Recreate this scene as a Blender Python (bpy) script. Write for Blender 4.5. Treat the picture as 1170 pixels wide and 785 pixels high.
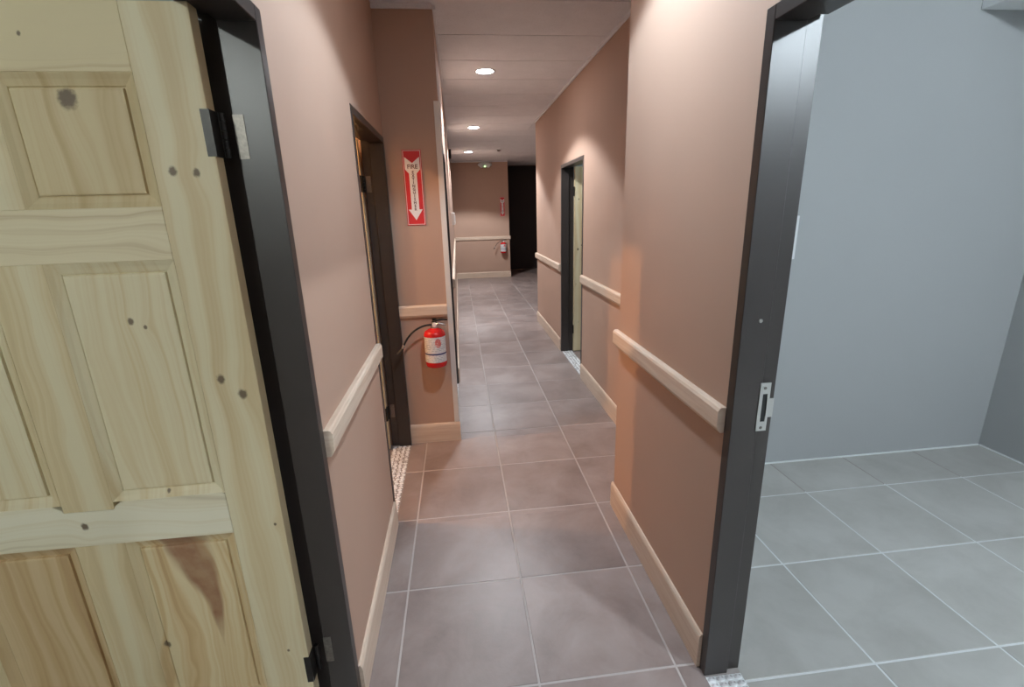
import bpy, bmesh, math, random
from mathutils import Vector, Matrix
random.seed(7)
for o in list(bpy.data.objects):
    bpy.data.objects.remove(o, do_unlink=True)
SC = bpy.context.scene
COL = SC.collection

# ------------------------------------------------------------------ camera
def make_camera():
    rx, ry, rz, f = -0.27463, 0.10650, -0.02913, 537.486
    fwd = Vector((math.sin(ry)*math.cos(rx), math.cos(ry)*math.cos(rx), math.sin(rx)))
    right = Vector((math.cos(ry), -math.sin(ry), 0))
    up = right.cross(fwd)
    r2 = right*math.cos(rz) + up*math.sin(rz)
    u2 = -right*math.sin(rz) + up*math.cos(rz)
    cd = bpy.data.cameras.new('camera')
    cd.sensor_fit = 'HORIZONTAL'; cd.sensor_width = 36.0
    cd.lens = f*36.0/1170.0
    cd.clip_start = 0.01
    co = bpy.data.objects.new('camera', cd)
    m = Matrix((r2, u2, -fwd)).transposed().to_4x4()
    m.translation = (0, 0, 1.62)
    co.matrix_world = m
    COL.objects.link(co)
    SC.camera = co
make_camera()

# ------------------------------------------------------------------ world, exposure, lamp strengths
w = bpy.data.worlds.new('world'); SC.world = w; w.use_nodes = True
w.node_tree.nodes['Background'].inputs[0].default_value = (0.5, 0.5, 0.5, 1)
w.node_tree.nodes['Background'].inputs[1].default_value = 0.02
vs = SC.view_settings
vs.view_transform = 'Standard'; vs.look = 'None'; vs.gamma = 1.0; vs.use_curve_mapping = False
vs.exposure = 0.0
COOL = {-1.11: (0.8, 0.9, 1.0), 1.72: (0.68, 0.86, 1.0), 4.55: (0.90, 0.95, 1.0), 7.36: (0.90, 0.95, 1.0), 10.21: (0.92, 0.95, 0.98)}
P_DOWN = {-1.11: 60.0, 1.72: 108.0, 4.55: 180.0, 7.36: 270.0, 10.21: 290.0}   # corridor downlights (W)
E_ROOM_R = 3700.0         # emission of room bulbs
E_ROOM_L = 2350.0
E_ROOM_B = 2450.0
E_ROOM_C = 300.0
E_ROOM_D = 400.0

# ------------------------------------------------------------------ helpers
def link(o, parent=None):
    COL.objects.link(o)
    if parent is not None: o.parent = parent
    return o
def tag(o, label=None, cat=None, group=None, kind=None):
    if label: o['label'] = label
    if cat: o['category'] = cat
    if group: o['group'] = group
    if kind: o['kind'] = kind
    return o
def empty(name, loc=(0, 0, 0), rz=0.0):
    o = bpy.data.objects.new(name, None); o.location = loc; o.rotation_euler = (0, 0, rz)
    o.empty_display_size = 0.1
    return link(o)
def add_box(bm, x0, x1, y0, y1, z0, z1):
    v = [bm.verts.new(p) for p in ((x0,y0,z0),(x1,y0,z0),(x1,y1,z0),(x0,y1,z0),(x0,y0,z1),(x1,y0,z1),(x1,y1,z1),(x0,y1,z1))]
    fs = []
    for q in ((3,2,1,0),(4,5,6,7),(0,1,5,4),(1,2,6,5),(2,3,7,6),(3,0,4,7)):
        fs.append(bm.faces.new([v[i] for i in q]))
    return fs
def to_obj(name, bm, mats, parent=None, smooth=False, bevel=0.0, seg=2):
    bmesh.ops.recalc_face_normals(bm, faces=bm.faces[:])
    if bevel > 0:
        es = [e for e in bm.edges if len(e.link_faces) == 2 and e.calc_face_angle(0) > 0.5]
        bmesh.ops.bevel(bm, geom=es, offset=bevel, segments=seg, affect='EDGES', profile=0.5, clamp_overlap=True)
    me = bpy.data.meshes.new(name); bm.to_mesh(me); bm.free()
    for m in (mats if isinstance(mats, (list, tuple)) else [mats]): me.materials.append(m)
    if smooth:
        for p in me.polygons: p.use_smooth = True
    o = bpy.data.objects.new(name, me)
    return link(o, parent)
def box(name, x0, x1, y0, y1, z0, z1, mat, parent=None, bevel=0.0, seg=2):
    bm = bmesh.new(); add_box(bm, x0, x1, y0, y1, z0, z1)
    return to_obj(name, bm, mat, parent, bevel=bevel, seg=seg)
def add_prism(bm, pts, fn):
    """pts: 2D polygon; fn(u, v, t) with t in 0,1 -> 3D point"""
    a = [bm.verts.new(fn(u, v, 0)) for u, v in pts]
    b = [bm.verts.new(fn(u, v, 1)) for u, v in pts]
    n = len(pts)
    bm.faces.new(a[::-1]); bm.faces.new(b)
    for i in range(n):
        bm.faces.new((a[i], a[(i+1) % n], b[(i+1) % n], b[i]))
def add_lathe(bm, prof, seg=32, c=(0, 0, 0), axis='Z'):
    rings = []
    for r, h in prof:
        ring = []
        for k in range(seg):
            a = 2*math.pi*k/seg
            if axis == 'Z': p = (c[0]+r*math.cos(a), c[1]+r*math.sin(a), c[2]+h)
            elif axis == 'Y': p = (c[0]+r*math.cos(a), c[1]+h, c[2]+r*math.sin(a))
            else: p = (c[0]+h, c[1]+r*math.cos(a), c[2]+r*math.sin(a))
            ring.append(bm.verts.new(p))
        rings.append(ring)
    for i in range(len(rings)-1):
        for k in range(seg):
            bm.faces.new((rings[i][k], rings[i][(k+1) % seg], rings[i+1][(k+1) % seg], rings[i+1][k]))
    bm.faces.new(rings[0][::-1]); bm.faces.new(rings[-1])
def add_tube(bm, pts, r, seg=10):
    pts = [Vector(p) for p in pts]; rings = []
    n = len(pts); prev = None
    for i, p in enumerate(pts):
        d = (pts[min(i+1, n-1)] - pts[max(i-1, 0)]).normalized()
        if prev is None:
            a = Vector((0, 0, 1)) if abs(d.z) < 0.9 else Vector((1, 0, 0))
            u = d.cross(a).normalized()
        else:
            u = (prev - d*prev.dot(d)).normalized()
        prev = u; v = d.cross(u)
        rr = r[i] if isinstance(r, (list, tuple)) else r
        rings.append([bm.verts.new(p + u*rr*math.cos(2*math.pi*k/seg) + v*rr*math.sin(2*math.pi*k/seg)) for k in range(seg)])
    for i in range(n-1):
        for k in range(seg):
            bm.faces.new((rings[i][k], rings[i][(k+1) % seg], rings[i+1][(k+1) % seg], rings[i+1][k]))
    bm.faces.new(rings[0][::-1]); bm.faces.new(rings[-1])

# ------------------------------------------------------------------ materials
class NT:
    def __init__(s, name):
        s.m = bpy.data.materials.new(name); s.m.use_nodes = True
        s.t = s.m.node_tree; s.b = s.t.nodes['Principled BSDF']
    def n(s, kind, **kw):
        nd = s.t.nodes.new(kind)
        for k, v in kw.items():
            if k.startswith('i_'):
                key = k[2:]
                nd.inputs[int(key) if key.isdigit() else key].default_value = v
            else: setattr(nd, k, v)
        return nd
    def l(s, a, b): s.t.links.new(a, b)
    def mix(s, fac, a, b, blend='MIX'):
        nd = s.t.nodes.new('ShaderNodeMix'); nd.data_type = 'RGBA'; nd.blend_type = blend
        for sock, val in ((nd.inputs[0], fac), (nd.inputs[6], a), (nd.inputs[7], b)):
            if hasattr(val, 'links'): s.l(val, sock)
            elif isinstance(val, (int, float)): sock.default_value = val
            else: sock.default_value = (*val, 1) if len(val) == 3 else val
        return nd.outputs[2]
    def math(s, op, a, b=None, c=None):
        nd = s.t.nodes.new('ShaderNodeMath'); nd.operation = op
        for i, val in enumerate((a, b, c)):
            if val is None: continue
            if hasattr(val, 'links'): s.l(val, nd.inputs[i])
            else: nd.inputs[i].default_value = val
        return nd.outputs[0]
    def ramp(s, fac, stops):
        nd = s.t.nodes.new('ShaderNodeValToRGB'); s.l(fac, nd.inputs[0])
        e = nd.color_ramp.elements
        while len(e) < len(stops): e.new(0.5)
        for el, (p, c) in zip(e, stops):
            el.position = p; el.color = (*c, 1) if len(c) == 3 else c
        return nd.outputs[0]
    def coords(s, scale=(1, 1, 1), loc=(0, 0, 0)):
        tc = s.n('ShaderNodeTexCoord'); mp = s.n('ShaderNodeMapping')
        mp.inputs['Scale'].default_value = scale; mp.inputs['Location'].default_value = loc
        s.l(tc.outputs['Object'], mp.inputs[0]); return mp.outputs[0]
    def noise(s, vec, scale, detail=4, rough=0.55, dist=0.0):
        nd = s.n('ShaderNodeTexNoise', i_Scale=scale, i_Detail=detail, i_Roughness=rough, i_Distortion=dist)
        s.l(vec, nd.inputs['Vector']); return nd.outputs['Fac']
    def bump(s, h, strength, dist=0.002):
        nd = s.n('ShaderNodeBump', i_Strength=strength, i_Distance=dist)
        s.l(h, nd.inputs['Height']); s.l(nd.outputs[0], s.b.inputs['Normal'])

def flat_mat(name, col, rough=0.5, metal=0.0, var=0.06, scale=30):
    s = NT(name); v = s.coords()
    n = s.noise(v, scale)
    lo = tuple(c*(1-var) for c in col); hi = tuple(min(1, c*(1+var)) for c in col)
    s.l(s.mix(n, lo, hi), s.b.inputs['Base Color'])
    s.b.inputs['Roughness'].default_value = rough; s.b.inputs['Metallic'].default_value = metal
    return s.m
def emit_mat(name, col, strength):
    s = NT(name); s.b.inputs['Base Color'].default_value = (0.9, 0.9, 0.9, 1)
    s.b.inputs['Emission Color'].default_value = (*col, 1); s.b.inputs['Emission Strength'].default_value = strength
    return s.m
def paint_mat(name, col, var=0.05, rough=0.75, bump=0.12):
    s = NT(name); v = s.coords()
    big = s.noise(v, 1.7, 3); fine = s.noise(v, 260, 2)
    lo = tuple(c*(1-var) for c in col); hi = tuple(min(1, c*(1+var)) for c in col)
    s.l(s.mix(big, lo, hi), s.b.inputs['Base Color'])
    s.b.inputs['Roughness'].default_value = rough
    s.bump(fine, bump, 0.001)
    return s.m
XRR = 0.92
TAN = (0.475, 0.318, 0.240)
M_TAN = paint_mat('tan_paint', TAN)
M_ROOM = paint_mat('grey_white_paint', (0.40, 0.405, 0.405), var=0.03)
M_BLACKWALL = paint_mat('near_black', (0.026, 0.021, 0.022), rough=0.6)  # near-black base colour for the wall past the corridor end
M_FRAME = flat_mat('dark_frame_paint', (0.040, 0.033, 0.030), rough=0.35, var=0.12, scale=8)
M_WHITE = flat_mat('white_plastic', (0.75, 0.76, 0.76), rough=0.4, var=0.02)
M_WHITEPAINT = flat_mat('white_soffit_paint', (0.88, 0.90, 0.90), rough=0.6, var=0.02)
M_BLACK = flat_mat('black_rubber_and_hole', (0.012, 0.012, 0.012), rough=0.5)
M_STEEL = flat_mat('steel', (0.62, 0.61, 0.59), rough=0.32, metal=1.0)
M_WORN = flat_mat('worn_dark_steel', (0.22, 0.20, 0.18), rough=0.45, metal=0.8, var=0.5, scale=120)
M_DARKSTEEL = flat_mat('black_steel', (0.03, 0.028, 0.026), rough=0.4, metal=0.6, var=0.3, scale=90)
M_CAULK = flat_mat('white_caulk', (0.80, 0.82, 0.82), rough=0.6)
M_RED = flat_mat('red_gloss', (0.62, 0.014, 0.016), rough=0.25, var=0.03)
M_SIGNRED = flat_mat('sign_red', (0.62, 0.03, 0.035), rough=0.45, var=0.04)
M_SIGNWHITE = flat_mat('sign_white', (0.80, 0.78, 0.78), rough=0.5, var=0.02)
M_INK = flat_mat('sign_ink', (0.10, 0.03, 0.04), rough=0.6)

def grout_mat():
    s = NT('grout'); v = s.coords(); n = s.noise(v, 60)
    sep = s.n('ShaderNodeSeparateXYZ'); s.l(v, sep.inputs[0])
    rm = s.math('MULTIPLY', s.math('GREATER_THAN', sep.outputs['X'], XRR), s.math('LESS_THAN', sep.outputs['Y'], 2.2))   # the grey room has white grout
    s.l(s.mix(rm, s.mix(n, (0.36, 0.32, 0.30), (0.46, 0.41, 0.39)), s.mix(n, (0.72, 0.73, 0.73), (0.80, 0.81, 0.81))), s.b.inputs['Base Color'])
    s.b.inputs['Roughness'].default_value = 0.9
    return s.m
M_GROUT = grout_mat()
def tile_mat(name, cols, extra):
    s = NT(name)
    oi = s.n('ShaderNodeObjectInfo')
    tc = s.n('ShaderNodeTexCoord')
    off = s.n('ShaderNodeVectorMath', operation='SCALE'); off.inputs[0].default_value = (7.3, 5.1, 3.7)
    s.l(oi.outputs['Random'], off.inputs['Scale'])
    add = s.n('ShaderNodeVectorMath', operation='ADD'); s.l(tc.outputs['Object'], add.inputs[0]); s.l(off.outputs[0], add.inputs[1])
    big = s.noise(add.outputs[0], 3.5, 5, 0.6, 0.4); fine = s.noise(add.outputs[0], 45, 4, 0.7)
    c = s.ramp(big, list(zip((0.34, 0.51, 0.66), cols)))
    c = s.mix(s.math('MULTIPLY', fine, 0.5), c, extra)
    br = s.n('ShaderNodeMapRange', i_3=0.90, i_4=1.08); s.l(oi.outputs['Random'], br.inputs[0])
    hv = s.n('ShaderNodeHueSaturation'); s.l(c, hv.inputs['Color']); s.l(br.outputs[0], hv.inputs['Value'])
    s.l(hv.outputs[0], s.b.inputs['Base Color'])
    rr = s.n('ShaderNodeMapRange', i_3=0.28, i_4=0.46); s.l(big, rr.inputs[0]); s.l(rr.outputs[0], s.b.inputs['Roughness'])
    s.bump(fine, 0.25, 0.002)
    return s.m
M_TILE = tile_mat('brown_slate_tile', ((0.185, 0.140, 0.127), (0.25, 0.196, 0.180), (0.305, 0.248, 0.230)), (0.272, 0.214, 0.197))
M_TILE_GREY = tile_mat('grey_slate_tile', ((0.44, 0.425, 0.395), (0.51, 0.495, 0.465), (0.57, 0.555, 0.525)), (0.53, 0.515, 0.485))
def trim_wood():
    s = NT('pale_trim_wood'); v = s.coords((1.2, 1.2, 26)); v2 = s.coords((3, 3, 60), (3, 1, 2))
    n = s.noise(v, 3.0, 5, 0.6, 0.6); n2 = s.noise(v2, 3, 3)
    c = s.ramp(n, [(0.3, (0.58, 0.43, 0.32)), (0.55, (0.68, 0.545, 0.43)), (0.75, (0.74, 0.62, 0.51))])
    s.l(s.mix(s.math('MULTIPLY', n2, 0.35), c, (0.66, 0.53, 0.42)), s.b.inputs['Base Color'])
    s.b.inputs['Roughness'].default_value = 0.5
    return s.m
M_TRIM = trim_wood()
M_GUARD = flat_mat('corner_guard_plastic', (0.72, 0.67, 0.62), rough=0.45, var=0.03)
def ceiling_mat():
    s = NT('ceiling_board'); v = s.coords(); n = s.noise(v, 6, 5, 0.6); f = s.noise(v, 90, 3, 0.7)
    c = s.mix(n, (0.72, 0.73, 0.75), (0.86, 0.87, 0.89))
    c = s.mix(s.math('MULTIPLY', s.math('GREATER_THAN', f, 0.60), 0.3), c, (0.52, 0.50, 0.50))
    s.l(c, s.b.inputs['Base Color']); s.b.inputs['Roughness'].default_value = 0.9
    s.bump(f, 0.3, 0.003)
    return s.m
M_CEIL = ceiling_mat()
M_CEILGAP = flat_mat('ceiling_joint', (0.25, 0.20, 0.17), rough=0.9)
def stone_mat():
    s = NT('mosaic_stone'); oi = s.n('ShaderNodeObjectInfo'); v = s.coords(); n = s.noise(v, 38, 2)
    c = s.ramp(n, [(0.36, (0.40, 0.38, 0.38)), (0.46, (0.72, 0.71, 0.72)), (0.58, (0.86, 0.87, 0.88))])
    s.l(c, s.b.inputs['Base Color']); s.b.inputs['Roughness'].default_value = 0.35
    return s.m
M_STONE = stone_mat()
M_MORTAR = flat_mat('grey_mortar', (0.30, 0.28, 0.27), rough=0.9)

def pine(name, pale, mid, dark, vertical=True, seed=0.0, ring=1.0, knots=(), heart=None, wob=1.0):
    """procedural pine; knots: (x, z, radius) in door coordinates; heart: (x, z_top, z_bottom, width, colour)"""
    s = NT(name)
    tc = s.n('ShaderNodeTexCoord')
    sep = s.n('ShaderNodeSeparateXYZ'); s.l(tc.outputs['Object'], sep.inputs[0])
    X, Z = sep.outputs['X'], sep.outputs['Z']
    across, along = (X, Z) if vertical else (Z, X)
    # slow wander of the rings along the grain
    cv = s.n('ShaderNodeCombineXYZ'); s.l(s.math('MULTIPLY', across, 4.0), cv.inputs[0]); s.l(s.math('MULTIPLY', along, 1.3), cv.inputs[1]); cv.inputs[2].default_value = seed
    wander = s.noise(cv.outputs[0], 1.0, 3, 0.5)
    a = s.math('ADD', across, s.math('MULTIPLY', s.math('SUBTRACT', wander, 0.5), 0.16*wob))
    for kx, kz, kr in knots:      # rings bulge round each knot
        d = s.math('ADD', s.math('POWER', s.math('MULTIPLY', s.math('SUBTRACT', X, kx), 1.0/(kr*3.0)), 2.0),
                   s.math('POWER', s.math('MULTIPLY', s.math('SUBTRACT', Z, kz), 1.0/(kr*6.0)), 2.0))
        g = s.math('POWER', 2.718, s.math('MULTIPLY', d, -1.0))
        a = s.math('ADD', a, s.math('MULTIPLY', g, 0.012 if kr < 0.012 else 0.03))
    rv = s.n('ShaderNodeCombineXYZ'); s.l(s.math('MULTIPLY', a, 34.0*ring), rv.inputs[0]); s.l(s.math('MULTIPLY', along, 0.25), rv.inputs[1]); rv.inputs[2].default_value = seed*1.7
    rings = s.noise(rv.outputs[0], 1.0, 3, 0.6)
    fv = s.n('ShaderNodeCombineXYZ'); s.l(s.math('MULTIPLY', a, 420.0), fv.inputs[0]); s.l(s.math('MULTIPLY', along, 7.0), fv.inputs[1])
    fine = s.noise(fv.outputs[0], 1.0, 2)
    c = s.ramp(rings, [(0.30, dark), (0.44, mid), (0.56, pale), (0.80, pale)])
    c = s.mix(s.math('MULTIPLY', fine, 0.25), c, mid)
    if heart:
        hx, z0, z1, hw, hcol = heart
        zz = s.math('DIVIDE', s.math('SUBTRACT', z0, Z), z0 - z1)
        cxn = s.math('ADD', hx, s.math('MULTIPLY', zz, 0.02))
        wid = s.math('MULTIPLY', s.math('SUBTRACT', 1.05, zz), hw)
        dd = s.math('ABSOLUTE', s.math('SUBTRACT', a, cxn))
        mk = s.n('ShaderNodeMapRange', interpolation_type='SMOOTHSTEP', i_3=1.0, i_4=0.0)
        s.l(s.math('DIVIDE', dd, s.math('MAXIMUM', wid, 0.004)), mk.inputs[0]); mk.inputs[1].default_value = 0.4; mk.inputs[2].default_value = 1.1
        low = s.n('ShaderNodeMapRange', i_1=z1-0.03, i_2=z1+0.1, i_3=0.0, i_4=1.0); s.l(Z, low.inputs[0])
        hn = s.noise(tc.outputs['Object'], 14, 4)
        c = s.mix(s.math('MULTIPLY', s.math('MULTIPLY', mk.outputs[0], low.outputs[0]), s.math('ADD', 0.35, s.math('MULTIPLY', hn, 0.9))), c, hcol)
    kn = s.noise(tc.outputs['Object'], 90, 3)
    for kx, kz, kr in knots:
        d = s.math('SQRT', s.math('ADD', s.math('POWER', s.math('SUBTRACT', X, kx), 2.0), s.math('POWER', s.math('MULTIPLY', s.math('SUBTRACT', Z, kz), 0.8), 2.0)))
        d = s.math('MULTIPLY', s.math('ADD', d, s.math('MULTIPLY', s.math('SUBTRACT', kn, 0.5), kr)), 1.0/kr)
        mr = s.n('ShaderNodeMapRange', interpolation_type='SMOOTHSTEP', i_1=0.55, i_2=1.25, i_3=0.92, i_4=0.0); s.l(d, mr.inputs[0])
        c = s.mix(mr.outputs[0], c, (0.12, 0.08, 0.05))
    s.l(c, s.b.inputs['Base Color'])
    s.b.inputs['Roughness'].default_value = 0.55
    s.bump(rings, 0.05, 0.001)
    return s.m

# ------------------------------------------------------------------ dimensions
ZC = 2.79                    # ceiling height
XL, XLR = -0.42, -0.55       # left wall, corridor and room face
XR, XRR = 0.789, 0.92        # right wall beside the open room
X2, X2R = 1.15, 1.28         # right wall further on
XF, XFR = -0.07, -0.20       # left wall beyond the extinguisher corner
YE = 3.195                   # wall with the extinguisher
YEND = 12.0
ZD = 2.078                   # door frame top
TJ = 0.035

# ------------------------------------------------------------------ walls
def wall_seg(name, label, boxes, corr_dir, extra=None):
    """boxes: list of (x0,x1,y0,y1,z0,z1); faces that point along corr_dir are tan, the rest room paint"""
    bm = bmesh.new()
    for b in boxes: add_box(bm, *b)
    bmesh.ops.recalc_face_normals(bm, faces=bm.faces[:])
    bm.normal_update()
    for f in bm.faces:
        f.material_index = 1
        for d in corr_dir:
            if f.normal.dot(Vector(d)) > 0.9: f.material_index = 0
    me = bpy.data.meshes.new(name); bm.to_mesh(me); bm.free()
    me.materials.append(M_TAN); me.materials.append(M_ROOM if extra is None else extra)
    o = link(bpy.data.objects.new(name, me))
    return tag(o, label, 'wall', kind='structure')
def run_y(x0, x1, y0, y1, openings):
    out = []; y = y0
    for a, b in openings:
        if a > y: out.append((x0, x1, y, a, 0, ZC))
        out.append((x0, x1, a, b, ZD, ZC)); y = b
    if y1 > y: out.append((x0, x1, y, y1, 0, ZC))
    return out
DL = (0.265, 1.295)     # left doorway with the pine door
DB = (2.25, YE)         # doorway beside the extinguisher
DC = (3.45, 4.42)       # doorway in the far left wall
DR = (0.215, 1.250)     # right doorway to the grey room
DD = (4.335, 5.285)     # far right doorway
wall_seg('wall_left', 'tan painted left corridor wall between the two dark framed doorways', run_y(XLR, XL, -3.03, YE, [DL, DB]), [(1, 0, 0)])
wall_seg('wall_alcove', 'tan wall facing along the corridor behind the near red fire extinguisher',
         [(-3.6, XF, YE, YE+0.13, 0, ZC)], [(0, -1, 0), (1, 0, 0)])
wall_seg('wall_left_far', 'long tan corridor wall running from the extinguisher corner to the end wall',
         run_y(XFR, XF, YE+0.13, YEND, [DC]), [(1, 0, 0)])
wall_seg('wall_right', 'tan painted right corridor wall beside the grey room doorway', run_y(XR, XRR, -3.03, 2.24, [DR]), [(-1, 0, 0), (0, 1, 0)])
wall_seg('wall_return', 'short tan return wall where the corridor widens on the right', [(XRR, X2R, 2.11, 2.24, 0, ZC)], [(0, 1, 0)])
wall_seg('wall_right_far', 'tan right corridor wall with the narrow far doorway', run_y(X2, X2R, 2.24, 6.92, [DD]), [(-1, 0, 0), (0, 1, 0)])
wall_seg('wall_end', 'tan end wall with the small far extinguisher and its sign', [(XFR, 1.30, YEND, YEND+0.13, 0, ZC)], [(0, -1, 0), (1, 0, 0)])
wall_seg('wall_end_side', 'tan side wall running back from the end wall corner', [(1.17, 1.30, YEND+0.13, 13.6, 0, ZC)], [(1, 0, 0)])
wall_seg('wall_dark', 'black wall beyond the far end of the corridor', [(1.30, 3.6, 13.6, 13.73, 0, ZC)], [], M_BLACKWALL)
wall_seg('wall_right_side', 'wall closing the wide end of the corridor on the right', [(3.5, 3.63, 6.92, 13.6, 0, ZC)], [(-1, 0, 0)])
wall_seg('wall_right_cross', 'cross wall behind the far right corner', [(X2R, 3.5, 6.79, 6.92, 0, ZC)], [(0, 1, 0)])
wall_seg('wall_back', 'tan wall across the corridor behind the viewer', [(XL, XR, -2.63, -2.5, 0, ZC)], [(0, 1, 0)])
# grey room on the right
wall_seg('wall_room_back', 'grey white back wall of the room on the right', [(X2R, 3.57, 2.52, 2.65, 0, ZC)], [])
wall_seg('wall_room_right', 'grey white side wall in the right room corner', [(3.44, 3.57, -2.9, 2.52, 0, ZC)], [])
wall_seg('wall_room_front', 'grey white front wall of the right room', [(XRR, 3.57, -3.03, -2.9, 0, ZC)], [])
# left room, warm room, further rooms
wall_seg('wall_left_room_outer', 'outer wall of the rooms on the left', [(-3.73, -3.6, -3.03, 8.0, 0, ZC)], [])
wall_seg('wall_left_room_front', 'front wall of the left room', [(-3.6, XLR, -3.03, -2.9, 0, ZC)], [])
wall_seg('wall_left_room_partition', 'partition behind the open pine door', [(-3.6, XLR, 1.75, 1.88, 0, ZC)], [])
wall_seg('wall_left_far_room', 'rear wall of the far left room', [(-3.6, XFR, 7.87, 8.0, 0, ZC)], [])
wall_seg('wall_right_far_room', 'outer wall of the far right room', [(3.57, 3.70, 2.52, 6.92, 0, ZC)], [])

# ------------------------------------------------------------------ floor, tiles, thresholds
floor = box('floor', -3.73, 3.73, -3.03, 13.73, -0.06, -0.0016, M_GROUT)
tag(floor, 'slate grey square tiled floor with pale grout lines', 'floor', kind='structure')
S = 0.506; G = 0.0042
tile_cache = {}
def tile_mesh(w_, d_, mat):
    key = (round(w_, 3), round(d_, 3), mat.name)
    if key in tile_cache: return tile_cache[key]
    bm = bmesh.new(); c = 0.0018
    hx, hy = w_/2, d_/2
    lo = [bm.verts.new((x*hx, y*hy, -0.010)) for x, y in ((-1,-1),(1,-1),(1,1),(-1,1))]
    mi = [bm.verts.new((x*hx, y*hy, -c*0.6)) for x, y in ((-1,-1),(1,-1),(1,1),(-1,1))]
    tp = [bm.verts.new((x*(hx-c), y*(hy-c), 0)) for x, y in ((-1,-1),(1,-1),(1,1),(-1,1))]
    bm.faces.new(tp); bm.faces.new(lo[::-1])
    for a, b in ((lo, mi), (mi, tp)):
        for i in range(4): bm.faces.new((a[i], a[(i+1) % 4], b[(i+1) % 4], b[i]))
    me = bpy.data.meshes.new('tile'); bm.to_mesh(me); bm.free(); me.materials.append(mat)
    tile_cache[key] = me
    return me
def lay_tiles(x0, x1, y0, y1, ox, oy, mat=M_TILE):
    i0, i1 = math.floor((x0-ox)/S), math.ceil((x1-ox)/S)
    j0, j1 = math.floor((y0-oy)/S), math.ceil((y1-oy)/S)
    for i in range(i0, i1):
        for j in range(j0, j1):
            a = max(ox+i*S+G, x0); b = min(ox+(i+1)*S-G, x1)
            c = max(oy+j*S+G, y0); d = min(oy+(j+1)*S-G, y1)
            if b-a < 0.012 or d-c < 0.012: continue
            o = bpy.data.objects.new('tile', tile_mesh(b-a, d-c, mat)); o.location = ((a+b)/2, (c+d)/2, 0)
            link(o, floor)
OX, OY = 0.1982, 1.2661
lay_tiles(XL, XR, -2.5, 2.24, OX, OY)
lay_tiles(XL, X2, 2.24, YE, OX, OY)
lay_tiles(XF, X2, YE, 6.92, OX, OY)
lay_tiles(XF, 3.5, 6.92, YEND, OX, OY)
lay_tiles(1.30, 3.5, YEND, 13.6, OX, OY)
lay_tiles(XRR, 3.44, -2.0, 2.52, 1.9264, 1.1763, M_TILE_GREY)
lay_tiles(-2.6, XLR, -0.3, 1.75, -0.60, 0.30)
lay_tiles(-2.6, XLR, 1.88, YE, -0.60, 2.20)
lay_tiles(X2R, 3.4, 3.6, 6.5, 1.40, 4.30)
lay_tiles(-1.8, XFR, YE+0.13, 6.0, -0.30, 3.40)

def threshold(x0, x1, y0, y1, single, n, label):
    root = empty('trim_%d' % n, ((x0+x1)/2, (y0+y1)/2, -0.006))
    tag(root, label, 'threshold', kind='structure')
    cx_, cy_ = (x0+x1)/2, (y0+y1)/2
    bed = box('mortar_bed', x0-cx_, x1-cx_, y0-cy_, y1-cy_, -0.002, 0.0045, M_CAULK if single else M_MORTAR, root)
    nx = max(3, round((x1-x0)/0.030)); ny = round((y1-y0)/0.024)
    sx, sy = (x1-x0)/nx, (y1-y0)/ny
    meshes = []
    for k in range(6):
        bm = bmesh.new(); r = random.Random(k+n)
        pts = []
        for q in range(7):
            an = 2*math.pi*q/7; pts.append((math.cos(an)*sx*(0.49 if single else 0.44)*r.uniform(0.9, 1.05), math.sin(an)*sy*(0.49 if single else 0.44)*r.uniform(0.9, 1.05)))
        a = [bm.verts.new((u, v, 0)) for u, v in pts]; b = [bm.verts.new((u*0.97, v*0.97, 0.004)) for u, v in pts]; c = [bm.verts.new((u*0.86, v*0.86, 0.0052)) for u, v in pts]
        for p, q in ((a, b), (b, c)):
            for i in range(7): bm.faces.new((p[i], p[(i+1) % 7], q[(i+1) % 7], q[i]))
        bm.faces.new(c)
        me = bpy.data.meshes.new('mosaic_stone'); bm.to_mesh(me); bm.free(); me.materials.append(M_STONE); meshes.append(me)
    if single:
        for j in range(ny):
            for i in range(nx):
                me = random.choice(meshes)
                o = bpy.data.objects.new('mosaic_stone', me)
                o.location = (x0-cx_+(i+0.5)*sx, y0-cy_+(j+0.5)*sy, 0.0035)
                link(o, root)
    else:
        bm = bmesh.new()
        for j in range(ny):
            for i in range(nx):
                ox_ = 0.25*sx*(1 if j % 2 else -1)
                me = random.choice(meshes)
                t = bmesh.new(); t.from_mesh(me)
                bmesh.ops.translate(t, verts=t.verts[:], vec=(min(max(x0-cx_+(i+0.5)*sx+ox_*0.4, x0-cx_+sx*.5), x1-cx_-sx*.5), y0-cy_+(j+0.5)*sy, 0.0035))
                tmp = bpy.data.meshes.new('t'); t.to_mesh(tmp); t.free(); bm.from_mesh(tmp); bpy.data.meshes.remove(tmp)
        o = to_obj('mosaic_stones', bm, M_STONE, root); tag(o, kind='stuff')
threshold(XR, XRR, DR[0]+TJ+0.005, DR[1]-TJ-0.005, True, 1, 'pale mosaic stone threshold strip of the grey room doorway')
threshold(XLR, XL, DB[0]+TJ, DB[1]-TJ, False, 2, 'white and grey mosaic stone threshold of the doorway by the near extinguisher')
threshold(X2, X2R, DD[0]+TJ, DD[1]-TJ, False, 3, 'pale mosaic stone threshold of the narrow far right doorway')
threshold(XLR, XL, DL[0]+TJ, DL[1]-TJ, False, 4, 'mosaic stone threshold of the doorway with the open pine door')
threshold(XFR, XF, DC[0]+TJ, DC[1]-TJ, False, 5, 'mosaic stone threshold in the far left wall doorway')

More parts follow.
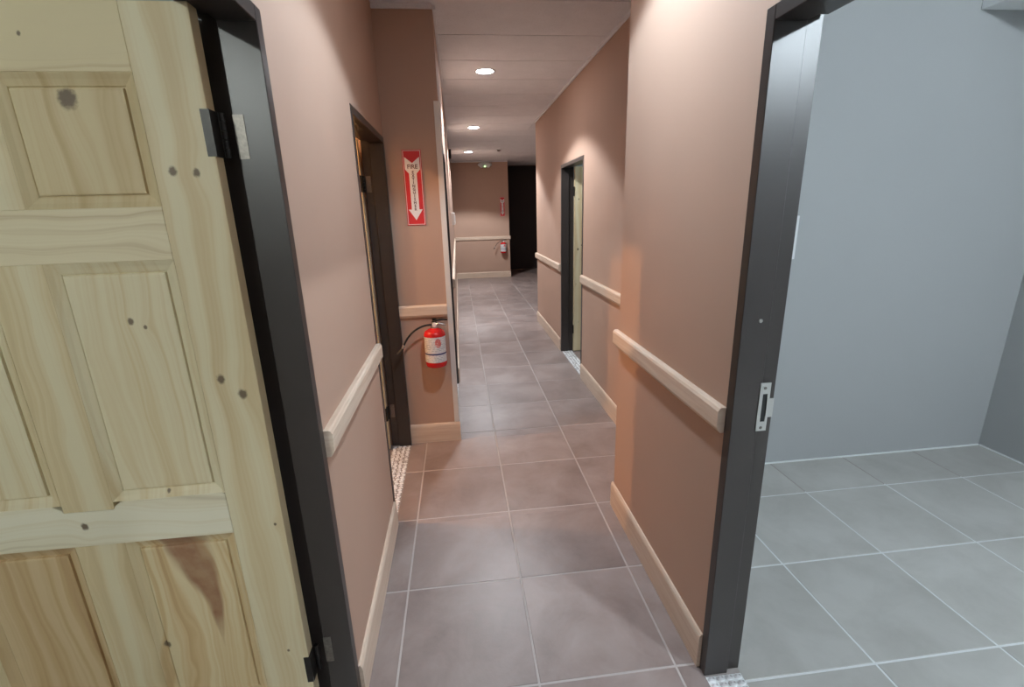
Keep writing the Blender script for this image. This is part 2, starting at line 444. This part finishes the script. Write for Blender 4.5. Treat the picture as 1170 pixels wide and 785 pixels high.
# ------------------------------------------------------------------ ceiling
ceil = box('ceiling', -3.73, 3.73, -3.03, 13.73, ZC+0.012, ZC+0.06, M_CEILGAP)
tag(ceil, 'off white corridor ceiling of textured boards with thin joints', 'ceiling', kind='structure')
panel_cache = {}
def ceil_panel(x0, x1, y0, y1):
    key = (round(x1-x0, 3), round(y1-y0, 3))
    if key not in panel_cache:
        bm = bmesh.new(); hx, hy = (x1-x0)/2, (y1-y0)/2
        add_box(bm, -hx, hx, -hy, hy, 0, 0.012)
        bmesh.ops.recalc_face_normals(bm, faces=bm.faces[:])
        me = bpy.data.meshes.new('ceiling_board'); bm.to_mesh(me); bm.free(); me.materials.append(M_CEIL); panel_cache[key] = me
    o = bpy.data.objects.new('ceiling_board', panel_cache[key]); o.location = ((x0+x1)/2, (y0+y1)/2, ZC)
    link(o, ceil)
PY = 0.566; P0 = 3.683
for j in range(-11, 18):
    y0, y1 = P0+(j-1)*PY, P0+j*PY
    for (a, b) in ((XL, X2),) if y1 < 7.2 else ((XF, X2), (X2, 2.37), (2.37, 3.5)):
        a2 = a
        if a == XL and y0 > YE: a2 = XF
        ceil_panel(a2+0.001, b-0.001, y0+0.005, y1-0.005)
for (x0, x1, y0, y1) in ((X2, 3.57, -3.0, 2.6), (-3.7, XL, -3.0, 8.0), (X2, 3.7, 2.6, 6.9)):
    ceil_panel(x0+0.002, x1-0.002, y0+0.002, y1-0.002)

# crown strips where wall meets ceiling
def strip(name, label, cat, x0, x1, y0, y1, z0, z1, mat, bevel=0.003):
    return tag(box(name, x0, x1, y0, y1, z0, z1, mat, bevel=bevel), label, cat, kind='structure')
strip('trim_6', 'thin pale crown strip along the top of the far right wall', 'crown strip', X2-0.018, X2-0.0005, 2.245, 6.92, ZC-0.025, ZC-0.001, M_CEIL)
strip('trim_7', 'thin pale crown strip above the near extinguisher wall', 'crown strip', XL+0.001, XF, YE-0.018, YE-0.0005, ZC-0.028, ZC-0.001, M_CEIL)
strip('trim_8', 'thin pale crown strip at the top of the end wall', 'crown strip', XF+0.02, 1.30, YEND-0.02, YEND-0.0005, ZC-0.03, ZC-0.001, M_CEIL)
strip('trim_9', 'thin pale crown strip along the long far left wall', 'crown strip', XF+0.0005, XF+0.018, YE+0.01, YEND-0.03, ZC-0.025, ZC-0.001, M_CEIL)

# ------------------------------------------------------------------ baseboards and chair rails
def prof_base(h, t): return [(0, 0), (t, 0), (t, h-0.02), (t*0.8, h-0.008), (t*0.45, h), (0, h)]
def prof_rail(h, t): return [(0, 0), (t*0.55, 0), (t*0.75, 0.008), (t, 0.018), (t, h-0.012), (t*0.8, h-0.003), (t*0.6, h), (0, h)]
def moulding(name, label, cat, prof, z, p0, p1, nrm):
    """extrude a profile from p0 to p1 (xy); nrm = direction away from the wall"""
    bm = bmesh.new()
    def fn(u, v, t):
        return (p0[0]+(p1[0]-p0[0])*t+nrm[0]*(u+0.0005), p0[1]+(p1[1]-p0[1])*t+nrm[1]*(u+0.0005), z+v)
    add_prism(bm, prof, fn)
    return tag(to_obj(name, bm, M_TRIM), label, cat, kind='structure')
HB, TB = 0.145, 0.014
HR, TR, ZR = 0.084, 0.026, 0.938
for nm, lab, a, b, nr in (
    ('baseboard_left', 'pale wood baseboard on the left wall between two doorways', (XL, 1.297), (XL, 2.248), (1, 0)),
    ('baseboard_right', 'pale wood baseboard on the right wall beside the grey room door', (XR, 1.252), (XR, 2.252), (-1, 0)),
    ('baseboard_alcove', 'pale wood baseboard below the near fire extinguisher', (XL+0.003, YE), (XF+0.012, YE), (0, -1)),
    ('baseboard_left_far', 'pale wood baseboard along the long far left wall', (XF, 4.425), (XF, YEND-0.02), (1, 0)),
    ('baseboard_right_middle', 'pale wood baseboard before the narrow far right doorway', (X2, 2.245), (X2, DD[0]-0.002), (-1, 0)),
    ('baseboard_right_far', 'pale wood baseboard past the narrow far right doorway', (X2, DD[1]+0.002), (X2, 6.93), (-1, 0)),
    ('baseboard_end', 'pale wood baseboard at the foot of the end wall', (XF+0.018, YEND), (1.31, YEND), (0, -1))):
    moulding(nm, lab, 'baseboard', prof_base(HB, TB), 0.001, a, b, nr)
for k, (lab, a, b, nr) in enumerate((
    ('pale wood chair rail on the left wall between two doorways', (XL, 1.297), (XL, 2.249), (1, 0)),
    ('pale wood chair rail on the right wall beside the grey room door', (XR, 1.251), (XR, 2.262), (-1, 0)),
    ('short pale wood chair rail above the near fire extinguisher', (XL+0.003, YE), (-0.0985, YE), (0, -1)),
    ('pale wood chair rail along the long far left wall', (XF, 4.425), (XF, YEND-0.04), (1, 0)),
    ('pale wood chair rail before the narrow far right doorway', (X2, 2.245), (X2, DD[0]-0.001), (-1, 0)),
    ('short pale wood chair rail past the narrow far right doorway', (X2, DD[1]+0.001), (X2, 6.94), (-1, 0)),
    ('pale wood chair rail across the end wall', (XF+0.03, YEND), (1.32, YEND), (0, -1)))):
    moulding('trim_%d' % (10+k), lab, 'chair rail', prof_rail(HR, TR), ZR, a, b, nr)

bm = bmesh.new()
add_prism(bm, [(-0.098, YE-0.0005), (-0.098, YE-0.007), (XF+0.007, YE-0.007), (XF+0.007, YE+0.040), (XF+0.0005, YE+0.040), (XF+0.0005, YE-0.0005)],
          lambda u, v, t: (u, v, 0.148+t*2.13))
tag(to_obj('trim_17', bm, M_GUARD, bevel=0.0015, seg=1), 'pale vertical corner guard at the extinguisher wall corner', 'corner guard', kind='structure')
# ------------------------------------------------------------------ door frames
def door_frame(n, label, xc, xr, ya, yb, strike=None):
    """xc: corridor face, xr: room face; jambs with a rebate on the room side"""
    sg = 1 if xr > xc else -1
    root = empty('trim_%d' % n, ((xc+xr)/2, (ya+yb)/2, 0)); tag(root, label, 'door frame', kind='structure')
    bx, by = (xc+xr)/2, (ya+yb)/2
    e = 0.003                                             # stands a little proud of the wall
    def X(d): return xc + sg*d - bx                       # depth from corridor face
    D = abs(xr-xc)
    r = 0.013
    prof = [(-e, 0), (D+e, 0), (D+e, TJ-r), (D-0.048, TJ-r), (D-0.048, TJ), (-e, TJ)]
    bm = bmesh.new(); add_prism(bm, prof, lambda u, v, t: (X(u), ya-by+v, t*(ZD)))
    to_obj('jamb', bm, M_FRAME, root, bevel=0.0015, seg=1)
    bm = bmesh.new(); add_prism(bm, prof, lambda u, v, t: (X(u), yb-by-v, t*(ZD)))
    to_obj('jamb', bm, M_FRAME, root, bevel=0.0015, seg=1)
    th = 0.035
    prof = [(-e, 0), (D+e, 0), (D+e, th-r), (D-0.048, th-r), (D-0.048, th), (-e, th)]
    bm = bmesh.new(); add_prism(bm, prof, lambda u, v, t: (X(u), ya-by+TJ+(yb-ya-2*TJ)*t, ZD-v))
    to_obj('head', bm, M_FRAME, root, bevel=0.0015, seg=1)
    return root, bx, by
door_frame(20, 'dark painted door frame beside the large open pine door', XL, XLR, *DL)
fr, fbx, fby = door_frame(21, 'dark painted door frame with steel strike plate of the grey room', XR, XRR, *DR)
door_frame(22, 'dark painted door frame beside the near fire extinguisher', XL, XLR, *DB)
door_frame(23, 'dark painted frame of the doorway in the far left wall', XF, XFR, *DC)
door_frame(24, 'dark painted frame of the narrow far right doorway', X2, X2R, *DD)
# strike plate on the right jamb
yj = DR[1]-TJ-fby
bm = bmesh.new()
for (z0, z1) in ((0.955, 0.985), (1.075, 1.11)): add_box(bm, XRR-0.055-fbx, XRR-0.022-fbx, yj-0.0025, yj+0.0, z0, z1)
for (a, b) in ((XRR-0.055, XRR-0.0445), (XRR-0.030, XRR-0.022)): add_box(bm, a-fbx, b-fbx, yj-0.0025, yj, 0.985, 1.075)
add_box(bm, XRR-0.030-fbx, XRR-0.008-fbx, yj-0.004, yj-0.0015, 1.00, 1.06)
sp = to_obj('strike_plate', bm, M_STEEL, fr); sp['label'] = 'bright steel strike plate'
hole_shade = box('strike_hole_shade', XRR-0.0445-fbx, XRR-0.030-fbx, yj-0.001, yj+0.0002, 0.985, 1.075, M_BLACK, sp)  # solid black block, the dark inside of the opening put into its colour
bm = bmesh.new()
for z in (0.966, 1.094): add_lathe(bm, [(0.005, -0.0035), (0.0035, -0.0042)], 10, (XRR-0.040-fbx, yj, z), 'Y')
to_obj('screw', bm, M_WORN, sp)
bm = bmesh.new(); add_lathe(bm, [(0.006, 0.0), (0.0045, -0.003)], 12, (0.842-fbx, yj, 1.30), 'Y')
to_obj('screw_cap', bm, M_STEEL, fr)

# ------------------------------------------------------------------ six-panel pine doors
PALE = (0.68, 0.61, 0.42); MIDC = (0.63, 0.53, 0.33); DARKC = (0.47, 0.33, 0.17)
def add_fielded(bm, x0, x1, z0, z1, yf):
    """raised-field panel seen from -Y; outer sticking slope, flat, then a raised field"""
    def ring(d, y): return [bm.verts.new(p) for p in ((x0+d, y, z0+d), (x1-d, y, z0+d), (x1-d, y, z1-d), (x0+d, y, z1-d))]
    rs = [ring(0, yf), ring(0.003, yf+0.001), ring(0.012, yf+0.006), ring(0.024, yf+0.0105), ring(0.0262, yf+0.0135), ring(0.0282, yf+0.0135), ring(0.0295, yf+0.007), ring(0.034, yf+0.006)]
    for a, b in zip(rs, rs[1:]):
        for i in range(4): bm.faces.new((a[i], a[(i+1) % 4], b[(i+1) % 4], b[i]))
    bm.faces.new(rs[-1])
    # back face, plain
    bk = ring(0, yf+0.038)
    bm.faces.new(bk[::-1])
    for i in range(4): bm.faces.new((rs[0][(i+1) % 4], rs[0][i], bk[i], bk[(i+1) % 4]))
def rail_poly(name, pts, mat, parent, y0, y1):
    bm = bmesh.new(); add_prism(bm, pts, lambda u, v, t: (u, y0+(y1-y0)*t, v))
    return to_obj(name, bm, mat, parent, bevel=0.0012, seg=1)
PM = {}
def pm(key, *a, **k):
    if key not in PM: PM[key] = pine('pine_'+key, *a, **k)
    return PM[key]
def pine_door(n, label, loc, rz, detailed):
    """origin at the foot of the hinge edge; leaf runs along -X, face at y=0 towards -Y, 4 cm thick"""
    root = empty('door_%d' % n, loc, rz); tag(root, label, 'door', kind='structure')
    x1, sA, pA, mA, mB, pB, x0 = 0.0, -0.135, -0.135, -0.415, -0.540, -0.820, -0.955
    T = 0.038
    zt, z0 = 2.056, 0.010
    H0 = -0.527  # hinge edge in the measured door plane, knots are given relative to it
    K = lambda x, z, r: (x - H0, z, r)
    m_st = pm('stile', PALE, MIDC, (0.56, 0.43, 0.24), True, 3.1, 0.8, [K(-.623, 1.726, .009), K(-.574, 1.722, .008), K(-.613, 1.232, .010), K(-.568, 1.189, .011), K(-.55, .799, .004), K(-.581, .356, .004)], wob=0.7)
    m_mu = pm('muntin', PALE, (0.62, 0.51, 0.31), (0.52, 0.40, 0.22), True, 8.3, 0.8)
    m_rt = pm('top_rail', (0.64, 0.54, 0.33), MIDC, (0.48, 0.35, 0.19), False, 1.4, 1.1, [K(-.86, 1.995, .004)])
    m_rf = pm('frieze_rail', (0.70, 0.62, 0.43), (0.66, 0.57, 0.38), (0.50, 0.39, 0.24), False, 5.2, 1.3, wob=1.6)
    m_rl = pm('lock_rail', (0.74, 0.70, 0.55), (0.70, 0.64, 0.47), (0.52, 0.45, 0.31), False, 2.7, 1.3, [K(-1.025, .846, .009)], wob=1.3)
    m_p1 = pm('upper_panel', (0.60, 0.50, 0.30), (0.56, 0.44, 0.25), (0.44, 0.32, 0.16), True, 6.6, 0.7, [K(-.805, 1.875, .018)])
    m_p2 = pm('middle_panel', PALE, (0.61, 0.50, 0.30), (0.50, 0.37, 0.20), True, 4.2, 0.8, [K(-.792, 1.39, .007), K(-.762, 1.374, .005), K(-.804, .927, .005)])
    m_p3 = pm('lower_panel', (0.66, 0.56, 0.35), (0.58, 0.43, 0.23), (0.40, 0.23, 0.10), True, 9.4, 0.8, [K(-.944+.03, .424, .010)], heart=(-0.80-H0, 0.80, 0.42, 0.060, (0.24, 0.10, 0.05)), wob=1.5)
    m_p4 = pm('brown_panel', (0.60, 0.46, 0.27), (0.50, 0.35, 0.18), (0.36, 0.22, 0.10), True, 12.4, 0.6)
    def bd(name, a, b, c, d, mat): return box(name, a, b, 0, T, c, d, mat, root, bevel=0.0012, seg=1)
    bd('stile', sA, x1, z0, zt, m_st)
    bd('stile', x0, pB, z0, zt, m_mu)
    bd('rail', pB, pA, 1.925, zt, m_rt)
    bd('rail', pB, pA, 1.532, 1.652, m_rf)
    # lock rail with the notches of the muntin tenon
    rail_poly('rail', [(pB, .785), (pA, .785), (pA, .907), (pA-.006, .913), (mA+.022, .911), (mA+.004, .900), (mA-.002, .889), (mB+.002, .889), (mB-.004, .900), (mB-.022, .911), (pB, .911)], m_rl, root, -0.0015, T)
    bd('rail', pB, pA, z0, 0.20, m_rf)
    bd('muntin', mB, mA, 1.652, 1.925, m_mu)
    bd('muntin', mB, mA, 0.889, 1.532, m_mu)
    bd('muntin', mB, mA, 0.20, 0.785, m_mu)
    for (a, b, c, d, mt) in ((mA, pA, 1.652, 1.925, m_p1), (pB, mB, 1.652, 1.925, m_p1), (mA, pA, 0.911, 1.532, m_p2), (pB, mB, 0.911, 1.532, m_p2), (mA, pA, 0.20, 0.785, m_p3), (pB, mB, 0.20, 0.785, m_p4)):
        bm = bmesh.new(); add_fielded(bm, a, b, c, d, 0.0)
        to_obj('panel', bm, mt, root)
    for z in (0.225, 1.756):
        hg = empty('hinge', (0, 0, 0)); hg.parent = root
        box('leaf_plate', -0.015, 0.004, -0.0015, T-0.004, z, z+0.097, M_DARKSTEEL, hg)
        bm = bmesh.new()
        for q in range(5): add_lathe(bm, [(0.0065, q*0.0194+0.0006), (0.0065, q*0.0194+0.0188)], 12, (0.010, T+0.004, z))
        to_obj('knuckle', bm, M_DARKSTEEL, hg)
    return root
pine_door(1, 'large knotty six panel pine door standing open on the left', (-0.527, 1.195, 0), 0, True)
pine_door(2, 'pine door standing open behind the frame by the near extinguisher', (-0.562, 3.110, 0), 0, False)
d3 = pine_door(3, 'pale pine door standing open inside the narrow far right doorway', (1.285, 5.235+0.038-0.038, 0), 0, False)
d3.rotation_euler = (0, 0, math.pi); d3.location = (1.285, 5.25, 0)
# jamb-side hinge plates (worn), on the left frame
lf = [o for o in bpy.data.objects if o.name == 'trim_20'][0]
bm = bmesh.new()
for z in (0.225, 1.756): add_box(bm, -0.502-lf.location.x, -0.478-lf.location.x, DL[1]-TJ-0.002-lf.location.y, DL[1]-TJ-lf.location.y, z, z+0.097)
hp = to_obj('hinge_plate', bm, M_WORN, lf); hp['label'] = 'worn grey hinge plates'
bf = [o for o in bpy.data.objects if o.name == 'trim_22'][0]
bm = bmesh.new()
for z in (0.225, 1.756): add_box(bm, -0.545-bf.location.x, -0.515-bf.location.x, DB[1]-TJ+0.011-bf.location.y, DB[1]-TJ+0.013-bf.location.y, z, z+0.097)
to_obj('hinge_plate', bm, M_WORN, bf)

# black gap wall pieces behind the open pine door are the partition above

# ------------------------------------------------------------------ caulk lines in the grey room, soffit, switch
strip('baseboard_room_back', 'thin white skirting bead at the foot of the grey room back wall', 'skirting', X2R+0.001, 3.432, 2.510, 2.5195, 0.0005, 0.010, M_CAULK, 0.002)
strip('baseboard_room_right', 'thin white skirting bead at the foot of the grey room side wall', 'skirting', 3.430, 3.4395, -1.98, 2.509, 0.0005, 0.010, M_CAULK, 0.002)
strip('trim_30', 'white boxed soffit high in the corner of the grey room', 'soffit', 2.765, 3.4395, 1.15, 2.5195, 2.556, ZC-0.001, M_WHITEPAINT, 0.004)
sw = empty('light_switch', (1.856, 2.5195, 1.43)); tag(sw, 'tall white switch plate on the grey room wall beside the dark jamb', 'light switch')
box('plate', -0.045, 0.045, -0.008, 0.0, -0.12, 0.12, M_WHITE, sw, bevel=0.003)
for z in (-0.075, 0.0, 0.075): box('rocker', -0.018, 0.018, -0.014, -0.008, z-0.03, z+0.03, M_WHITE, sw, bevel=0.002)

# ------------------------------------------------------------------ fire extinguisher and sign
def label_mat():
    s = NT('extinguisher_label'); tc = s.n('ShaderNodeTexCoord'); sep = s.n('ShaderNodeSeparateXYZ'); s.l(tc.outputs['Object'], sep.inputs[0])
    z = sep.outputs['Z']; x = sep.outputs['X']
    lines = s.math('GREATER_THAN', s.math('SINE', s.math('MULTIPLY', z, 620.0)), 0.25)
    brk = s.noise(tc.outputs['Object'], 130, 1)
    ink = s.math('MULTIPLY', s.math('MULTIPLY', lines, s.math('GREATER_THAN', brk, 0.47)), 0.6)
    c = s.mix(ink, (0.78, 0.77, 0.76), (0.12, 0.13, 0.22))
    # red pictogram blot and a dark blue band
    d = s.math('ADD', s.math('POWER', s.math('MULTIPLY', s.math('SUBTRACT', x, 0.022), 50.0), 2.0), s.math('POWER', s.math('MULTIPLY', s.math('SUBTRACT', z, 0.175), 32.0), 2.0))
    red = s.math('MULTIPLY', s.math('LESS_THAN', d, 1.0), s.math('GREATER_THAN', brk, 0.42))
    c = s.mix(red, c, (0.66, 0.16, 0.14))
    band = s.math('MULTIPLY', s.math('GREATER_THAN', z, 0.094), s.math('LESS_THAN', z, 0.104))
    c = s.mix(band, c, (0.03, 0.04, 0.16))
    s.l(c, s.b.inputs['Base Color']); s.b.inputs['Roughness'].default_value = 0.4
    return s.m
M_LABEL = label_mat()
def extinguisher(loc, label):
    root = empty('fire_extinguisher', loc); tag(root, label, 'fire extinguisher', 'wall mounted fire extinguishers')
    R = 0.072
    bm = bmesh.new()
    add_lathe(bm, [(R*0.80, 0.0), (R*0.93, 0.004), (R*0.99, 0.014), (R, 0.028), (R, 0.222), (R*0.97, 0.234), (R*0.86, 0.247), (R*0.62, 0.258), (R*0.38, 0.264), (R*0.30, 0.267)], 40)
    to_obj('body', bm, M_RED, root, smooth=True)
    bm = bmesh.new()   # paper label wrapped on the front
    n = 24; a0, a1 = math.radians(-168), math.radians(-12)
    rows = []
    for z in (0.040, 0.216):
        rows.append([bm.verts.new(((R+0.0008)*math.cos(a0+(a1-a0)*k/n), (R+0.0008)*math.sin(a0+(a1-a0)*k/n), z)) for k in range(n+1)])
    for k in range(n): bm.faces.new((rows[0][k], rows[0][k+1], rows[1][k+1], rows[1][k]))
    lb = to_obj('label', bm, M_LABEL, root, smooth=True); lb['label'] = 'white printed label with blue band'
    bm = bmesh.new()
    add_lathe(bm, [(0.020, 0.264), (0.020, 0.280), (0.014, 0.282), (0.014, 0.302), (0.010, 0.306)], 20)
    v = to_obj('valve', bm, M_STEEL, root, smooth=False)
    bm = bmesh.new()
    add_lathe(bm, [(0.013, 0.0), (0.015, -0.003), (0.015, -0.010), (0.012, -0.012)], 18, (0.004, -0.012, 0.290), 'Y')
    to_obj('pressure_gauge', bm, M_WHITE, v)
    bm = bmesh.new()
    add_tube(bm, [(-0.012, 0, 0.306), (0.02, 0, 0.318), (0.055, 0, 0.322), (0.092, 0, 0.318)], [0.006, 0.007, 0.007, 0.005], 8)
    to_obj('lever', bm, M_DARKSTEEL, root, smooth=True)
    bm = bmesh.new()
    add_tube(bm, [(0.006, 0, 0.292), (0.035, 0, 0.296), (0.062, 0, 0.288), (0.082, 0, 0.276)], [0.006, 0.006, 0.006, 0.005], 8)
    to_obj('carry_handle', bm, M_STEEL, root, smooth=True)
    bm = bmesh.new()
    P = []
    for k in range(15):
        t = k/14
        b0, b1, b2, b3 = (-0.014, 0, 0.288), (-0.085, -0.005, 0.298), (-0.170, -0.02, 0.250), (-0.208, -0.030, 0.160)
        P.append(tuple((1-t)**3*b0[i]+3*(1-t)**2*t*b1[i]+3*(1-t)*t*t*b2[i]+t**3*b3[i] for i in range(3)))
    add_tube(bm, P, 0.0065, 10)
    h = to_obj('hose', bm, M_BLACK, root, smooth=True)
    bm = bmesh.new()
    add_tube(bm, [(-0.206, -0.030, 0.166), (-0.214, -0.031, 0.144)], 0.0105, 12)
    f = to_obj('hose_ferrule', bm, M_STEEL, h, smooth=False)
    bm = bmesh.new()
    add_tube(bm, [(-0.213, -0.031, 0.146), (-0.226, -0.033, 0.130), (-0.247, -0.036, 0.106)], [0.008, 0.010, 0.013], 12)
    to_obj('nozzle', bm, M_BLACK, root, smooth=False)
    bm = bmesh.new()
    add_box(bm, -0.014, 0.014, 0.068, 0.0822, 0.232, 0.315); add_box(bm, -0.014, 0.014, 0.014, 0.070, 0.280, 0.283)
    to_obj('wall_bracket', bm, M_DARKSTEEL, root)
    return root
extinguisher((-0.190, YE-0.083, 0.612), 'red fire extinguisher with black hose below the short chair rail')
extinguisher((1.130, YEND-0.083, 0.612), 'small red fire extinguisher on the far end wall below its chair rail')

def text_mesh(txt, size, mat, name, parent, loc):
    cu = bpy.data.curves.new('t', 'FONT'); cu.body = txt; cu.size = size; cu.align_x = 'CENTER'; cu.align_y = 'CENTER'; cu.extrude = 0.0002; cu.offset = 0.0007; cu.resolution_u = 2
    to = bpy.data.objects.new('t', cu); COL.objects.link(to)
    dg = bpy.context.evaluated_depsgraph_get()
    me = bpy.data.meshes.new_from_object(to.evaluated_get(dg)); bpy.data.objects.remove(to)
    me.transform(Matrix.Rotation(math.radians(90), 4, 'X'))
    me.materials.clear(); me.materials.append(mat)
    o = bpy.data.objects.new(name, me); o.location = loc
    return link(o, parent)
def sign(loc, label):
    root = empty('extinguisher_sign', loc); tag(root, label, 'sign', 'fire extinguisher arrow signs')
    W, Hh = 0.058, 0.228
    box('plate', -W, W, -0.004, 0, -Hh, Hh, M_SIGNRED, root)
    bm = bmesh.new(); b = 0.004; wd = 0.003
    for (x0, x1, z0, z1) in ((-W+b, W-b, Hh-b-wd, Hh-b), (-W+b, W-b, -Hh+b, -Hh+b+wd), (-W+b, -W+b+wd, -Hh+b, Hh-b), (W-b-wd, W-b, -Hh+b, Hh-b)):
        add_box(bm, x0, x1, -0.0046, -0.004, z0, z1)
    to_obj('border', bm, M_SIGNWHITE, root)
    bm = bmesh.new()
    s_, t_ = 0.024, 0.046
    for pts in ([(-t_, 0.186), (0, 0.150), (0, 0.088), (-s_, 0.088), (-t_, 0.112)], [(0, 0.150), (t_, 0.186), (t_, 0.112), (s_, 0.088), (0, 0.088)],
                [(-s_, 0.088), (s_, 0.088), (s_, -0.130), (-s_, -0.130)], [(-t_*0.95, -0.130), (t_*0.95, -0.130), (0, -0.196)]):
        add_prism(bm, pts, lambda u, v, t: (u, -0.0042-0.0006*(1-t), v))
    ar = to_obj('arrow', bm, M_SIGNWHITE, root); ar['label'] = 'white downward arrow'
    text_mesh('FIRE', 0.036, M_INK, 'lettering', ar, (0, -0.0051, 0.128))
    for k, ch in enumerate('EXTINGUISHER'):
        text_mesh(ch, 0.0235, M_INK, 'lettering', ar, (0, -0.0051, 0.094-k*0.0203))
    return root
sign((-0.255, YE-0.0005, 1.776), 'red sign with white downward arrow above the near fire extinguisher')
sign((1.145, YEND-0.0005, 1.725), 'small red arrow sign on the far end wall above its extinguisher')

# ------------------------------------------------------------------ lights
M_LENS = emit_mat('downlight_lens', (0.90, 0.94, 1.0), 110.0)
def downlight(x, y, label):
    root = empty('downlight', (x, y, ZC)); tag(root, label, 'ceiling light', 'recessed corridor downlights')
    bm = bmesh.new(); add_lathe(bm, [(0.068, 0.0), (0.092, 0.0), (0.092, -0.004), (0.086, -0.007), (0.074, -0.005), (0.068, -0.001)], 36)
    bm.faces.ensure_lookup_table()
    bmesh.ops.delete(bm, geom=[f for f in bm.faces if len(f.verts) > 4], context='FACES')
    to_obj('trim_ring', bm, M_WHITE, root, smooth=True)
    bm = bmesh.new(); add_lathe(bm, [(0.074, -0.0008), (0.074, -0.003)], 36)
    to_obj('lens', bm, M_LENS, root)
    ld = bpy.data.lights.new('downlight_lamp', 'SPOT'); ld.energy = P_DOWN[y]; ld.color = COOL[y]; ld.spot_size = math.radians(120); ld.spot_blend = 0.22; ld.shadow_soft_size = 0.06
    lo = bpy.data.objects.new('downlight_lamp', ld); lo.location = (0, 0, -0.012); link(lo, root)
for y, lab in ((-1.11, 'recessed round downlight in the corridor ceiling behind the viewer'), (1.72, 'recessed round downlight in the corridor ceiling between the near doorways'),
               (4.55, 'largest lit round downlight in the far corridor ceiling'), (7.36, 'middle one of three lit round corridor downlights'), (10.21, 'lit round downlight closest to the end wall')):
    downlight(0.32, y, lab)
def bulb_lamp(loc, col, strength, label, name):
    x, y = loc
    root = empty('ceiling_lamp', (x, y, ZC)); tag(root, label, 'ceiling lamp')
    bm = bmesh.new(); add_lathe(bm, [(0.05, 0), (0.05, -0.012), (0.03, -0.022), (0.022, -0.03), (0.022, -0.04)], 20)
    to_obj('lamp_holder', bm, M_WHITE, root, smooth=False)
    bm = bmesh.new(); bmesh.ops.create_icosphere(bm, subdivisions=2, radius=0.04, matrix=Matrix.Translation((0, 0, -0.078)))
    to_obj('bulb', bm, emit_mat(name, col, strength), root, smooth=True)
bulb_lamp((2.34, -0.87), (0.80, 0.92, 1.0), E_ROOM_R, 'bare cool bulb on the ceiling of the grey room', 'bulb_cool')
bulb_lamp((-1.8, -2.2), (0.90, 0.97, 0.92), E_ROOM_L, 'bare bulb on the ceiling of the room with the open pine door', 'bulb_left')
bulb_lamp((-1.98, 2.67), (1.0, 0.53, 0.24), E_ROOM_B, 'bare warm bulb on the ceiling of the room beside the near extinguisher', 'bulb_warm')
bulb_lamp((-1.5, 3.75), (0.80, 0.92, 1.0), E_ROOM_C, 'bare bulb on the ceiling of the far left room', 'bulb_far_left')
bulb_lamp((2.3, 4.4), (0.80, 0.95, 1.0), E_ROOM_D, 'bare bulb on the ceiling of the far right room', 'bulb_far_right')

# ------------------------------------------------------------------ small far fixtures
em = empty('emergency_light', (0.75, YEND-0.0005, 2.70)); tag(em, 'white oval emergency light with a small green lamp high on the end wall', 'emergency light')
bm = bmesh.new()
add_lathe(bm, [(0.05, 0), (0.062, -0.012), (0.062, -0.05), (0.05, -0.065)], 28, (0, 0, 0), 'Y')
for v in bm.verts: v.co.x *= 2.7
to_obj('housing', bm, M_WHITE, em, smooth=False, bevel=0.003)
for sx in (-0.085, 0.075):
    bm = bmesh.new(); add_lathe(bm, [(0.02, -0.05), (0.035, -0.075), (0.045, -0.10), (0.043, -0.108)], 20, (sx, 0, -0.03), 'Y')
    hd = to_obj('lamp_head', bm, M_WHITE, em, smooth=False)
M_GREEN = emit_mat('green_indicator', (0.45, 1.0, 0.35), 2.0)
bm = bmesh.new(); add_lathe(bm, [(0.022, -0.066), (0.016, -0.074)], 14, (0.0, 0, -0.04), 'Y'); to_obj('indicator', bm, M_GREEN, em)
sd = empty('smoke_detector', (0.90, 9.8, ZC-0.0005)); tag(sd, 'small grey round detector on the far corridor ceiling', 'smoke detector')
bm = bmesh.new(); add_lathe(bm, [(0.055, 0), (0.055, -0.012), (0.045, -0.022)], 24); to_obj('base', bm, M_WHITE, sd)
bm = bmesh.new(); add_lathe(bm, [(0.035, -0.021), (0.032, -0.040), (0.015, -0.046)], 24); to_obj('sensor', bm, M_WORN, sd)
wb = empty('wall_box', (XF+0.0005, 7.4, 1.53)); tag(wb, 'small white box fixed to the long far left wall', 'wall box')
box('housing', 0, 0.05, -0.05, 0.05, -0.09, 0.09, M_WHITE, wb, bevel=0.006)
box('cover', 0.05, 0.056, -0.04, 0.04, -0.07, 0.05, M_WHITE, wb, bevel=0.002)
bs = empty('dark_wall_box', (XF+0.0005, 9.2, 2.64)); tag(bs, 'small dark box high on the long far left wall near the ceiling', 'fixture')  # kind of device left open, built as a plain dark box
box('housing', 0, 0.045, -0.05, 0.05, -0.08, 0.08, M_DARKSTEEL, bs, bevel=0.006)
box('front_plate', 0.005, 0.040, -0.054, -0.050, -0.07, 0.07, M_BLACK, bs)
